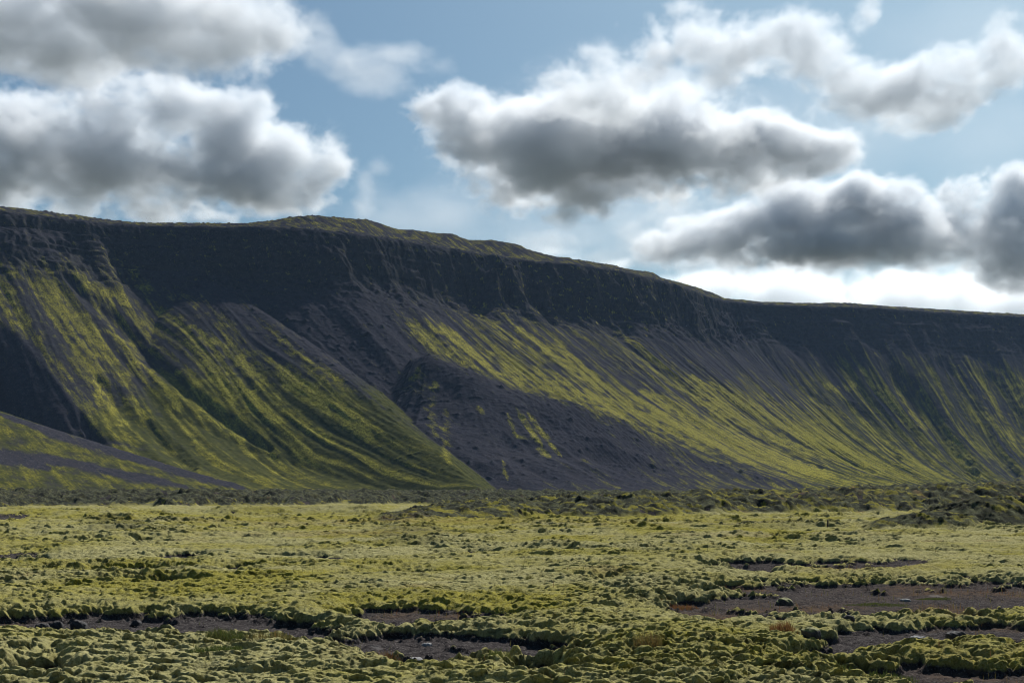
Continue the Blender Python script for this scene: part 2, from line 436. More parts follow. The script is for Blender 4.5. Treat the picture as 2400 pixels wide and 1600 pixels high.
def poly_w(pts, soft=25, warp=2.0):
    p = np.array(pts, float); x = PX + wx * warp; y = PY + wy * warp
    ins = np.zeros(x.shape, bool); dist = np.full(x.shape, 1e9)
    for k in range(len(p)):
        a, b = p[k], p[(k + 1) % len(p)]; ab = b - a
        c = ((a[1] > y) != (b[1] > y)) & (x < ab[0] * (y - a[1]) / (ab[1] if abs(ab[1]) > 1e-9 else 1e-9) + a[0])
        ins ^= c
        t = np.clip(((x - a[0]) * ab[0] + (y - a[1]) * ab[1]) / (ab @ ab), 0, 1)
        dist = np.minimum(dist, np.hypot(x - a[0] - t * ab[0], y - a[1] - t * ab[1]))
    return sstep(-soft, soft, np.where(ins, dist, -dist)) * (T > 0)
CARVE = [([(150, 630), (220, 700), (300, 770), (350, 830), (430, 900), (520, 965), (620, 1030)], 13, 7),
         ([(225, 870), (300, 960), (360, 1010), (440, 1070)], 16, 7),
         ([(1450, 840), (1620, 950), (1800, 1035), (1890, 1072)], 9, 3.5),
         ([(1640, 900), (1720, 955), (1800, 1000), (2010, 1085)], 8, 4),
         ([(1330, 700), (1450, 800), (1600, 905)], 8, 3),
         ([(2055, 850), (2140, 960), (2235, 1095)], 20, 16),
         ([(2160, 830), (2250, 980), (2330, 1090)], 18, 12),
         ([(1950, 930), (2000, 985), (2060, 1050)], 14, 8),
         ([(1650, 720), (1760, 840), (1900, 930)], 12, 5),
         ([(2270, 860), (2352, 990)], 14, 9),
         ([(700, 620), (780, 760), (900, 900), (1000, 1020)], 26, 3)]
for pts, w, dep in CARVE:
    Z = Z - line_w(pts, w, 1.4, .6) * dep * (1 - SP * .8) * .6
# flank of the left gully: cut the slope back below a rib so that it faces away from the sun
cut = poly_w([(-80, 660), (40, 770), (110, 850), (180, 940), (250, 1005), (340, 1035), (200, 1012), (90, 965), (-80, 920)], 14, .7)
rib = np.array([(-40, 690), (40, 765), (110, 848), (180, 935), (260, 1008)], float)
dl = np.clip(np.interp(PY, rib[:, 1], rib[:, 0]) - PX + wx * .5, 0, 160)
Z = Z - cut * (1 - FANM) * np.minimum(dl * .31 * .8, 36)
# lower left fan lying in front
# boulders of the scree
PX, PY = project(X, Y, Z)
bould = np.clip(fbm(X / 6.5, Y / 6.5, 2, 81), 0, 1) ** 2 * 5 + fbm(X / 3.1, Y / 3.1, 2, 82) * .35
scree_bowl = poly_w([(340, 560), (900, 590), (960, 700), (900, 800), (1010, 960), (940, 960), (760, 830), (560, 700), (420, 660)], 40, 3)
Z = Z + bould * (.35 + .9 * scree_bowl + .5 * SP) * (1 - .8 * FANM) * sstep(.0, .05, T) * (1 - sstep(1.0, 1.2, T) * .7)

# what grows where
MOSS = [([(230, 575), (300, 625), (345, 665)], 18, .8), ([(380, 715), (440, 757), (520, 810), (600, 862), (660, 900)], 12, 1), ([(495, 787), (545, 820), (590, 848)], 9, 1),
        ([(470, 840), (560, 900), (640, 955)], 26, .95), ([(640, 850), (760, 930), (850, 1000)], 18, .8), ([(140, 610), (200, 660), (290, 695)], 13, .8),
        ([(225, 710), (270, 770), (330, 850), (430, 945)], 14, .8), ([(330, 690), (420, 760), (520, 850), (620, 930), (760, 1010)], 16, .6), ([(0, 620), (50, 700), (90, 770)], 34, .6),
        ([(90, 660), (180, 800), (260, 900), (360, 990)], 30, .4), ([(560, 700), (680, 800), (800, 880)], 18, .5), ([(640, 780), (720, 840), (820, 900)], 12, .6),
        ([(380, 850), (470, 930), (560, 1000)], 26, .6), ([(200, 860), (300, 990), (420, 1070)], 16, .5),
        ([(885, 680), (925, 735), (985, 790), (1060, 820), (1190, 876), (1290, 900)], 15, 1), ([(945, 725), (1090, 815), (1240, 880), (1420, 935), (1600, 1005), (1760, 1045), (1900, 1080)], 22, 1),
        ([(1190, 755), (1320, 850), (1440, 925), (1560, 985), (1700, 1030)], 10, .95), ([(1380, 735), (1490, 825), (1620, 915), (1750, 985), (1850, 1025), (1980, 1070)], 12, 1),
        ([(1420, 775), (1540, 870), (1690, 960), (1840, 1040)], 9, .9), ([(1290, 660), (1340, 700), (1420, 765), (1530, 850)], 8, .8), ([(1590, 865), (1700, 935), (1800, 990), (2000, 1068), (2120, 1100)], 14, .9),
        ([(1480, 900), (1620, 990), (1760, 1040), (1900, 1085)], 24, .8), ([(1270, 790), (1400, 890), (1500, 950)], 8, .8), ([(1350, 640), (1380, 680), (1440, 730)], 6, .8),
        ([(1080, 700), (1150, 760), (1250, 830)], 8, .6), ([(1230, 620), (1260, 640)], 6, .6),
        ([(1975, 845), (2015, 890), (2060, 930), (2090, 980)], 12, .75), ([(2080, 860), (2130, 920), (2180, 1000), (2215, 1060)], 11, .5), ([(2185, 820), (2250, 900), (2330, 1020)], 13, .5),
        ([(1895, 884), (1935, 890), (1965, 882)], 9, .8), ([(2090, 945), (2130, 985)], 8, .7), ([(2290, 850), (2352, 930)], 12, .4),
        ([(1185, 935), (1215, 985), (1245, 1025)], 5.5, 1.5), ([(1210, 945), (1250, 1000), (1290, 1050)], 5, 1.4), ([(1165, 950), (1185, 1000), (1220, 1010)], 4.5, 1.4), ([(1235, 1030), (1262, 1048)], 7, 1.4),
        ([(1155, 1060), (1165, 1100)], 5, 1.3), ([(960, 850), (945, 900), (930, 960)], 26, .9), ([(1000, 880), (985, 940), (1000, 1000)], 14, 1.1), ([(1025, 940), (1020, 1000), (1030, 1060)], 10, 1.), ([(1095, 930), (1110, 950)], 5, 1.3), ([(850, 800), (880, 870), (905, 930)], 18, .5),
        ([(1330, 1060), (1420, 1120)], 14, .4), ([(640, 500), (800, 512), (980, 545), (1120, 565), (1210, 588)], 12, .9), ([(1060, 565), (1200, 585)], 8, 1.)]
moss = np.zeros_like(Z)
for pts, w, s in MOSS:
    moss = np.maximum(moss, line_w(pts, w * 1.15, 1.35, min(1.0, w / 22)) * s)
for pts, w, dep in CARVE:
    moss *= 1 - .85 * line_w(pts, w * .8, 1.0, .6)
streak = fbm(warpA / 13, T * 2.2, 4, 91) * .8 + fbm(warpA / 4.5, T * 6, 3, 92) * .6
patchy = fbm(X / 11, Y / 11, 4, 93)
low = poly_w([(-200, 1030), (200, 960), (420, 900), (700, 930), (860, 930), (1120, 1140), (-200, 1160)], 60, 3)
leftslope = poly_w([(-300, 600), (200, 560), (420, 680), (760, 860), (1000, 1050), (1100, 1150), (-300, 1150)], 40, 3)
midlow = poly_w([(1350, 960), (1700, 900), (2000, 980), (2200, 1090), (2300, 1140), (1500, 1140), (1500, 1040)], 60, 3)
rightslope = sstep(1750, 1950, PX) * sstep(.07, .28, T) * .8
upper_c = poly_w([(900, 680), (1250, 700), (1500, 820), (1750, 880), (1950, 980), (2000, 1080), (1500, 990), (1200, 880), (960, 800)], 50, 2)
base = .26 * leftslope + .21 * upper_c + .13 * sstep(.08, .2, T) * (1 - SP)  + .27 * midlow + .34 * rightslope
moss = np.clip(moss * .85 * (1 + .7 * streak + .5 * patchy) * (.72 + .5 * patchy) + base * (1 + 2.9 * streak + 1.2 * patchy), 0, 1)
fan_dark = np.maximum(line_w([(0, 950), (140, 1000), (300, 1048), (470, 1098), (560, 1122)], 7, 1.2, .7), line_w([(-60, 1030), (120, 1056), (300, 1092), (430, 1118)], 7, 1.2, .7) * .9)
fan_dark = np.maximum(fan_dark, line_w([(-40, 1052), (60, 1058), (110, 1075)], 9, 1.2, .7) * .8)
moss = moss * (1 - FANM) + FANM * np.clip(.43 + .45 * patchy + .2 * streak - .7 * fan_dark, 0, 1)
moss = np.where(T < 0, np.clip(.42 + .9 * patchy, 0, 1), moss)
cliffm = cliff_w * sstep(.0, .012, T) * np.clip(.25 + .9 * CS + fbm(A / 12, T * 12, 3, 95) * .5, 0, 1)
slope_dz = -np.gradient(Z, axis=0) / np.maximum(.05, np.hypot(np.gradient(X, axis=0), np.gradient(Y, axis=0)))
cliffm = np.clip(cliffm * sstep(.55, .95, slope_dz) + sstep(1.0, 1.5, slope_dz) * .8 * (T < .3), 0, 1)
moss = moss * (1 - cliffm * .75) * (1 - cut * .9) * (1 - scree_bowl * .75)
moss = np.clip(moss + sstep(.12, .35, fbm(A / 8, Z / 5, 4, 94)) * cliffm * (.45 + .35 * sstep(950, 1150, PXU) * sstep(1600, 1450, PXU)), 0, 1)
green = np.clip(SHM * sstep(800, 950, PY) * (.5 + .6 * streak) + low * (.75 + .8 * streak + .5 * patchy) + rightslope * (.5 + .9 * streak) + leftslope * .2 + .25 * midlow, 0, 1) * (1 - cut) * (1 - SP * .9) * (1 - FANM) + FANM * np.clip(.55 + .5 * patchy - fan_dark, 0, 1) * (1 - FANM * fan_dark)
hmtn = mesh_obj('mountain', np.stack([X, Y, Z], -1).reshape(-1, 3), grid_faces(NR, NU)[:, ::-1])
tag(hmtn, kind='structure')
attr(hmtn, 'moss', moss); attr(hmtn, 'green', green); attr(hmtn, 'cliff', cliffm); attr(hmtn, 'scree', np.clip(scree_bowl + SP * .6, 0, 1)); attr(hmtn, 'along', A / 10); attr(hmtn, 'fall', T * 50)

m, t = material('mountain_ground')
geo = t.new('ShaderNodeNewGeometry').outputs['Position']
comb = t.new('ShaderNodeCombineXYZ'); t.l.new(t.attr('along'), comb.inputs[0]); t.l.new(t.attr('fall'), comb.inputs[1])
fl = t.vec('MULTIPLY', comb.outputs[0], (1, .16, 1))
n_big = t.noise(geo, .05, 4, .55); n_mid = t.noise(geo, .22, 4, .6); n_fine = t.noise(geo, .7, 3, .65)
n_str = t.noise(fl, 1.6, 4, .6); n_s2 = t.noise(fl, 3.5, 4, .65)
rock = t.mix(t.mapr(n_mid, .35, .65), rgb(.022, .024, .033), rgb(.048, .047, .057))
rock = t.mix(t.mapr(n_str, .4, .65), rock, rgb(.038, .037, .044))
cl = t.mix(t.mapr(n_mid, .35, .7), rgb(.018, .020, .024), rgb(.046, .047, .047))
beds = t.noise(t.vec('ADD', t.vec('MULTIPLY', geo, (.03, .03, .13)), t.vec('SCALE', t.noise(geo, .02, 3, .6, out='Color'), scale=2.4)), 1.0, 5, .65)
cl = t.mix(t.mapr(beds, .45, .62), cl, rgb(.042, .041, .040))
cl = t.mix(t.mapr(n_fine, .58, .7), cl, rgb(.085, .082, .075))
rock = t.mix(t.attr('cliff'), rock, cl)
rock = t.mix(t.mapr(n_fine, .55, .72), rock, rgb(.085, .075, .082))
ms = t.mix(t.mapr(n_mid, .3, .7), rgb(.125, .118, .020), rgb(.250, .224, .038))
ms = t.mix(t.mapr(n_big, .4, .65), ms, rgb(.145, .14, .035))
ms = t.mix(t.mapr(t.math('ADD', t.attr('moss'), t.math('MULTIPLY', t.math('SUBTRACT', n_s2, .5), 1.2)), .70, 1.05), ms, rgb(.330, .298, .050))
gr = t.mix(t.mapr(n_mid, .35, .7), rgb(.042, .047, .018), rgb(.082, .083, .028))
gf = t.mapr(t.math('ADD', t.attr('green'), t.math('MULTIPLY', t.math('SUBTRACT', n_fine, .5), .9)), .2, .6)
mf = t.mapr(t.math('ADD', t.attr('moss'), t.math('MULTIPLY', t.math('SUBTRACT', t.math('MULTIPLY_ADD', t.noise(fl, 1.1, 3, .6), .5, t.math('MULTIPLY', n_s2, .6)), .55), 2.6)), .30, .72)
mf = t.math('MULTIPLY', mf, t.mapr(n_fine, .42, .56, .15, 1.))
c = t.mix(gf, rock, gr); c = t.mix(mf, c, ms)
p = t.new('ShaderNodeBsdfPrincipled'); t.l.new(c, p.inputs['Base Color']); p.inputs['Roughness'].default_value = .95
p.inputs['Specular IOR Level'].default_value = 0
b = t.new('ShaderNodeBump'); b.inputs['Strength'].default_value = .7; b.inputs['Distance'].default_value = .45
t.l.new(t.noise(geo, .45, 5, .65), b.inputs['Height']); t.l.new(b.outputs[0], p.inputs['Normal'])
o = t.new('ShaderNodeOutputMaterial'); t.l.new(p.outputs[0], o.inputs['Surface'])
hmtn.data.materials.append(m)
# ---------------------------------------------------------------- the moss plain, one sheet with real hummocks
def flat(px, py): Y_ = EYE * F / (py - HY); return ((px - CX) / F * Y_, Y_)
N_R, N_C = 1850, 1320
yy = 14.0 * (1180 / 14.0) ** np.linspace(0, 1, N_R)
th = np.linspace(-.66, .66, N_C)
GX = yy[:, None] * th[None, :]; GY = np.repeat(yy[:, None], N_C, 1)
gpx = CX + GX / GY * F; gpy = HY + EYE / GY * F            # where level ground shows, for the traced patches
nw = fbm(GX / 1.7, GY / 1.7, 4, 101); nw2 = fbm(GX / 6 + 4, GY / 6, 3, 102)
wpx = gpx + (nw2 * 60 + nw * 34); wpy = gpy + fbm(GX / 2.5 + 3, GY / 4, 3, 99) * (gpy - HY) * .035
def band(pts):
    """a bare patch traced along its middle: (column, top row, bottom row)"""
    p = np.array(pts, float)
    mid = (p[:, 1] + p[:, 2]) / 2; hw = np.maximum(1.0, (p[:, 2] - p[:, 1]) / 2)
    span = p[-1, 0] - p[0, 0]; e = np.clip(np.minimum(wpx - p[0, 0] + 20, p[-1, 0] + 20 - wpx) / (.22 * span + 15), -2, 1)
    h = np.interp(wpx, p[:, 0], hw)
    return e - (np.abs(wpy - np.interp(wpx, p[:, 0], mid)) / h) ** 1.3 + (nw * .9 + fbm(GX / .7, GY / .8, 4, 98, .65) * 1.1)
BARE = [[(-200, 1420, 1478), (150, 1418, 1474), (330, 1408, 1468), (560, 1416, 1480), (760, 1432, 1508), (850, 1446, 1515)],
        [(740, 1448, 1518), (900, 1456, 1530), (1050, 1466, 1538), (1200, 1470, 1532), (1340, 1476, 1540)],
        [(770, 1402, 1444), (900, 1400, 1446), (1050, 1402, 1442), (1210, 1406, 1434)],
        [(1520, 1384, 1424), (1700, 1346, 1428), (1900, 1332, 1428), (2150, 1334, 1420), (2600, 1328, 1420)],
        [(1560, 1348, 1364), (1700, 1350, 1366), (1900, 1356, 1372)],
        [(1850, 1462, 1490), (1950, 1440, 1500), (2100, 1438, 1492), (2300, 1440, 1478), (2420, 1440, 1470)],
        [(1960, 1535, 1590), (2150, 1528, 1600), (2600, 1515, 1600)],
        [(1820, 1500, 1530), (1900, 1490, 1535), (1990, 1495, 1530)],
        [(-60, 1270, 1296), (60, 1270, 1294), (150, 1276, 1288)], [(350, 1276, 1290), (420, 1274, 1290), (480, 1278, 1286)], [(220, 1310, 1322), (340, 1306, 1320), (380, 1308, 1314)],
        [(280, 1342, 1352), (380, 1338, 1350), (460, 1342, 1348)], [(500, 1306, 1316), (570, 1304, 1314)], [(640, 1278, 1286), (760, 1280, 1290), (860, 1282, 1288)],
        [(1640, 1292, 1306), (1760, 1288, 1308), (1900, 1290, 1312), (2040, 1286, 1306), (2160, 1282, 1294)],
        [(820, 1322, 1330), (960, 1318, 1328), (1060, 1320, 1326)], [(1290, 1254, 1262), (1430, 1252, 1260)], [(1360, 1330, 1344), (1420, 1328, 1340)],
        [(860, 1516, 1545), (960, 1520, 1560), (1040, 1525, 1556)], [(1180, 1540, 1568), (1260, 1536, 1575)], [(60, 1545, 1580), (180, 1540, 1580)], [(1540, 1396, 1430), (1650, 1400, 1440), (1740, 1410, 1425)],
        [(1780, 1228, 1240), (1850, 1226, 1238)], [(-100, 1192, 1200), (60, 1194, 1200)], [(1000, 1272, 1280), (1120, 1268, 1278)]]
bare = np.full(GX.shape, -3.0)
for p in BARE: bare = np.maximum(bare, band(p))
# smaller gaps of their own accord, more of them to the right
gap = fbm(GX / 5.5, GY / 9, 4, 103) + .5 * fbm(GX / 1.3, GY / 1.6, 3, 104)
gap2 = fbm(GX / 4.5, GY / 3.4, 5, 115, .6)
bare = np.maximum(bare, (gap2 - .40 + .12 * sstep(35, 80, GY)) * 5)
bare = np.maximum(bare, (gap - .44 + .16 * sstep(0, 10, GX) * sstep(60, 20, GY)) * 4)
M = sstep(.38, -.22, bare)                                   # 1 under moss
edge_rise = sstep(.0, -1.3, bare)
# cushions
def cushions(s, seed, sx=1.0, sy=1.0):
    wxx = fbm(GX / s, GY / s, 3, seed + 1, .6) * .7 * s; wyy = fbm(GX / s + 7, GY / s, 3, seed + 2, .6) * .7 * s
    f1, f2, idv = worley((GX + wxx) / (s * sx), (GY + wyy) / (s * sy), seed)
    return np.sqrt(np.clip(1 - (f1 / .95) ** 2, 0, 1)), f2 - f1, idv
c1, e1, i1 = cushions(1.15, 201, 1.5, .9)
c2, e2, i2 = cushions(.52, 211, 1.45, .9)
c3, e3, i3 = cushions(.23, 221, 1.3, 1.0)
c4 = cushions(.11, 225, 1.2, 1.0)[0]
c0, e0, i0 = cushions(3.6, 231, 1.6, .9)
amp_n = sstep(-.35, .45, fbm(GX / 9, GY / 9, 3, 105))
lumpy = .35 + .65 * amp_n
near = sstep(42, 20, GY)
calm = .25 + .75 * sstep(.1, -3.0, bare)
hum = ((c0 - .6) * .30 * (.1 + i0) + (c1 - .55) * .36 * (.15 + i1) + (c2 - .5) * .40 * (.2 + i2) * (.5 + i1)) * lumpy * calm * (.36 + 1.0 * sstep(45, 130, GY)) + ((c3 - .5) * .15 * (.3 + i3) + (c4 - .5) * .045 * near) * (.5 + .5 * lumpy)
crack = (1 - sstep(.02, .20, e2)) * sstep(.3, .8, i1 + .4 * perlin(GX / 5, GY / 5, 116)) * .6 + (1 - sstep(.02, .16, e1)) * .7 + (1 - sstep(.02, .22, e3)) * .45 * sstep(60, 30, GY)
crack = np.clip(crack, 0, 1) * (.35 + .65 * lumpy)
hum = hum - crack * .045
hum = hum + fbm(GX / .17, GY / .20, 3, 106) * .042 + (np.abs(fbm(GX / .75, GY / .55, 4, 114)) - .2) * -.16 * lumpy + fbm(GX / 14, GY / 14, 3, 107) * .16
lay = (fbm(GX / 3.4, GY / 1.5, 4, 108) * .20 + fbm(GX / 9, GY / 4, 3, 113) * .45 * sstep(30, 70, GY)) * (.4 + .6 * lumpy) * calm
mossz = (.10 + .12 * edge_rise) + hum + lay
peb = np.sqrt(np.clip(1 - (worley(GX / .17, GY / .17, 241)[0] / .42) ** 2, 0, 1)) * sstep(.0, .4, fbm(GX / .9, GY / .9, 3, 117))
grav = peb * .045 + fbm(GX / .35, GY / .35, 4, 109) * .03 + np.clip(fbm(GX / .11, GY / .11, 2, 110), 0, 1) * .035 + fbm(GX / 2, GY / 2, 2, 111) * .05 - .05
GZ = grav * (1 - M) + np.maximum(mossz, grav + .01) * M
# swells far out keep the plain from being a table
GZ = GZ + fbm(GX / 45, GY / 60, 3, 112) * .35 * sstep(50, 160, GY) - .1 * sstep(60, 200, GY)
# hollow at the far left and the ditch on the right
for (px, py, rx, ry, d) in [(30, 1284, 110, 7, .45), (1850, 1300, 220, 7, .40), (1540, 1306, 60, 5, .25), (700, 1210, 160, 8, .3)]:
    hx, hy_ = flat(px, py); sx = rx / F * hy_; sy = ry * hy_ * hy_ / (EYE * F)
    GZ = GZ - d * np.exp(-((GX - hx) / sx) ** 2 - ((GY - hy_) / sy) ** 2)
# lava ridges: rough heaps under moss
lava = np.zeros_like(GX)
def ridge(pts, steep=.22, backfall=.05, rough=1.0, seed=0):
    """pts: (column, foot row, top row) - foot on level ground, top seen behind it"""
    global GZ, lava
    p = np.array(pts, float)
    Yf = EYE * F / (p[:, 1] - HY)
    th_ = (p[:, 0] - CX) / F
    a = GX / GY
    foot = np.interp(a, th_, Yf); row = np.interp(a, th_, p[:, 2])
    inside = sstep(th_[0] - .004, th_[0] + .012, a) * sstep(th_[-1] + .004, th_[-1] - .012, a)
    foot = foot * (1 + fbm(GX / 12, 0 * GY + seed, 3, 301 + seed) * .05)
    depth = np.maximum((EYE + (HY - row) / F * foot) / steep, 2.0)
    topz = EYE + (HY - row) / F * (foot + depth)
    q = (GY - foot) / depth
    z = topz * sstep(-.05, 1.0, q) * (1 - backfall * np.clip(q - 1, 0, 12))
    z = np.where(q < 0, 0, np.maximum(z, 0)) * inside
    k = sstep(-.05, .25, q) * inside * sstep(14, 9, q)
    f1, f2, iv = worley((GX + fbm(GX / 3, GY / 3, 2, 311) * 1.6) / 2.4, (GY + fbm(GX / 3, GY / 3, 2, 312) * 1.6) / 3.2, 313 + seed)
    lump = np.sqrt(np.clip(1 - f1 ** 2, 0, 1)) - .6
    f3, f4, iv2 = worley(GX / .9, GY / 1.3, 314 + seed)
    lump2 = np.sqrt(np.clip(1 - f3 ** 2, 0, 1)) - .6
    r = (lump * .9 * (.4 + iv) + lump2 * .35 + fbm(GX / 7, GY / 7, 4, 315 + seed) * .7) * rough
    add = z + r * k * np.clip(topz / 2.2, .3, 1.1)
    GZ = GZ + np.where(k > 0, add, 0)
    lava = np.maximum(lava, k * np.clip(rough / 2.2, 0, 1))
ridge([(-700, 1172, 1142), (-200, 1171, 1140), (100, 1166, 1140), (420, 1165, 1139), (900, 1161, 1138), (1300, 1158, 1137), (1700, 1158, 1138), (2100, 1160, 1136), (3000, 1160, 1134)], .10, .03, 2.2, 0)
ridge([(480, 1186, 1170), (700, 1185, 1166), (860, 1184, 1163), (900, 1186, 1172)], .10, .3, .35, 5)
ridge([(860, 1203, 1196), (960, 1201, 1178), (1060, 1199, 1166), (1250, 1194, 1157), (1400, 1193, 1154), (1600, 1189, 1149), (1800, 1184, 1143), (2000, 1180, 1136), (2200, 1177, 1129), (2352, 1175, 1126), (3000, 1175, 1122)], .11, .10, 1.7, 1)
ridge([(1980, 1226, 1222), (2060, 1224, 1204), (2140, 1222, 1184), (2230, 1221, 1172), (2352, 1218, 1167), (2500, 1216, 1164), (3000, 1214, 1162)], .16, .16, 1.6, 2)
ridge([(-700, 1198, 1180), (-100, 1198, 1180), (100, 1199, 1178), (260, 1200, 1184), (360, 1200, 1194), (420, 1200, 1198)], .06, .10, .12, 3)
ridge([(190, 1232, 1222), (240, 1230, 1214), (300, 1230, 1212), (370, 1232, 1224)], .12, .5, .6, 4)
ridge([(1640, 1226, 1222), (1760, 1224, 1212), (1900, 1224, 1214), (1960, 1226, 1223)], .10, .5, .35, 6)
ridge([(850, 1262, 1255), (900, 1262, 1244), (980, 1261, 1246), (1040, 1262, 1257)], .10, .6, .5, 7)
LEAN = np.clip(hum + lay + .05, -.1, .6) * 1.35 * M * sstep(300, 120, GY)
far = sstep(900, 1150, GY)
GZ = GZ * (1 - far) + (-.8) * far
yel = np.clip(.5 + .9 * fbm(GX / 7, GY / 9, 4, 120) + .35 * fbm(GX / 1.1, GY / 1.1, 3, 121), 0, 1)
# where the moss is yellower
for (px, py, rx, ry, w) in [(1000, 1390, 300, 22, .5), (560, 1365, 260, 40, .35), (1000, 1215, 800, 18, .25), (640, 1192, 700, 10, .35), (1400, 1196, 500, 6, .4), (300, 1510, 300, 30, .1)]:
    yel = yel + w * np.exp(-((gpx - px) / rx) ** 2 - ((gpy - py) / ry) ** 2)
red = np.clip(sstep(.18, .5, fbm(GX / 4, GY / 7, 4, 130) - .25 * M + .12 * sstep(1400, 1700, gpx)), 0, 1)
for (px, py, rx, ry, w) in [(1950, 1308, 150, 12, 1), (2150, 1360, 300, 20, .35), (1850, 1390, 300, 22, .3), (420, 1250, 60, 5, .4), (780, 1235, 300, 6, .5), (900, 1205, 500, 5, .6), (1500, 1212, 400, 5, .4), (1750, 1240, 400, 6, .4), (1380, 1325, 70, 6, .5), (2250, 1540, 200, 40, .4), (620, 1545, 0.1, 1, 0), (950, 1540, 120, 20, .5)]:
    red = np.maximum(red, w * np.exp(-((gpx - px) / rx) ** 2 - ((gpy - py) / ry) ** 2) * sstep(-.3, .3, nw + .2))
plain = mesh_obj('moss_ground', np.stack([GX, GY - LEAN, GZ], -1).reshape(-1, 3), grid_faces(N_R, N_C))
tag(plain, kind='structure')
crev = crack
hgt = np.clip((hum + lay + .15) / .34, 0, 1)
for nme, v in (('cover', M), ('yellow', np.clip(yel, 0, 1)), ('crevice', crev), ('rust', red), ('lava', lava), ('height', hgt)): attr(plain, nme, v)

m, t = material('moss_ground')
geo = t.new('ShaderNodeNewGeometry').outputs['Position']
f_fine = t.noise(geo, 26, 3, .7); f_mid = t.noise(geo, 5, 4, .6); f_big = t.noise(geo, .5, 4, .55); f_far = t.noise(geo, .9, 5, .65)
pale = t.mix(t.mapr(f_mid, .3, .7), rgb(.190, .170, .058), rgb(.390, .358, .170))
yelw = t.mix(t.mapr(f_mid, .3, .7), rgb(.180, .160, .018), rgb(.290, .252, .040))
yv = t.math('ADD', t.attr('yellow'), t.math('MULTIPLY', t.math('SUBTRACT', f_mid, .5), 1.0))
mo = t.mix(t.mapr(yv, .35, .95), pale, yelw)
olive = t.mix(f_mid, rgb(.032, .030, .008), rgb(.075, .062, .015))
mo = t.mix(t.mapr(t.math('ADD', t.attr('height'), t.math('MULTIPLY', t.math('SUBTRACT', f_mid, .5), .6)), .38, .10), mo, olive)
mo = t.mix(t.math('MULTIPLY', t.mapr(f_fine, .52, .68), .45), mo, rgb(.44, .41, .22))
mo = t.mix(t.math('MULTIPLY', t.mapr(f_fine, .48, .32), .6), mo, rgb(.065, .063, .014))
mo = t.mix(t.math('MULTIPLY', t.mapr(t.math('ADD', t.attr('crevice'), t.math('MULTIPLY', t.math('SUBTRACT', f_fine, .5), .8)), .42, .95), .75), mo, rgb(.038, .032, .014))
lv = t.mix(t.mapr(f_far, .46, .66), rgb(.016, .016, .016), rgb(.098, .100, .058))
lv = t.mix(t.math('MULTIPLY', t.mapr(f_big, .52, .64), t.mapr(t.attr('lava'), 1.0, .8, .1, .8)), lv, yelw)
mo = t.mix(t.mapr(t.attr('lava'), .05, .6), mo, lv)
mo = t.mix(t.math('MULTIPLY', t.attr('rust'), .6), mo, rgb(.20, .125, .060))
gv = t.mix(t.mapr(f_mid, .35, .65), rgb(.026, .023, .024), rgb(.066, .058, .056))
gv = t.mix(t.math('MULTIPLY', t.mapr(f_fine, .54, .66), .8), gv, rgb(.17, .155, .145))
gv = t.mix(t.mapr(t.noise(geo, 11, 3, .6), .60, .68), gv, rgb(.018, .017, .018))
gv = t.mix(t.mapr(f_big, .66, .72), gv, rgb(.17, .16, .155))
rs = t.math('MULTIPLY', t.attr('rust'), t.mapr(f_mid, .36, .58))
gv = t.mix(rs, gv, rgb(.100, .068, .045))
mask = t.mapr(t.math('ADD', t.attr('cover'), t.math('MULTIPLY', t.math('SUBTRACT', f_mid, .5), .7)), .40, .62)
c = t.mix(mask, gv, mo)
p = t.new('ShaderNodeBsdfPrincipled'); t.l.new(c, p.inputs['Base Color']); p.inputs['Roughness'].default_value = .95
p.inputs['Specular IOR Level'].default_value = 0
t.l.new(t.math('MULTIPLY', mask, .1), p.inputs['Sheen Weight']); p.inputs['Sheen Roughness'].default_value = .45
p.inputs['Sheen Tint'].default_value = rgb(.85, .9, .6)
b = t.new('ShaderNodeBump'); b.inputs['Strength'].default_value = 1.0; b.inputs['Distance'].default_value = .05
t.l.new(t.math('ADD', t.math('MULTIPLY', f_fine, .45), f_mid), b.inputs['Height']); t.l.new(b.outputs[0], p.inputs['Normal'])
o = t.new('ShaderNodeOutputMaterial'); t.l.new(p.outputs[0], o.inputs['Surface'])
plain.data.materials.append(m)
# the land round about, under everything, out to the horizon
bm_, bt = material('far_ground')
bp = bt.new('ShaderNodeBsdfPrincipled'); bg_ = bt.new('ShaderNodeNewGeometry').outputs['Position']
bt.l.new(bt.mix(bt.mapr(bt.noise(bg_, .08, 5, .6), .35, .65), rgb(.03, .032, .028), rgb(.09, .09, .045)), bp.inputs['Base Color']); bp.inputs['Roughness'].default_value = .95
bo = bt.new('ShaderNodeOutputMaterial'); bt.l.new(bp.outputs[0], bo.inputs['Surface'])
base_ground = mesh_obj('ground', [(-30000, -30000, -6), (30000, -30000, -6), (30000, 40000, -6), (-30000, 40000, -6)], [(0, 1, 2, 3)], bm_, smooth=False)
tag(base_ground, kind='structure')
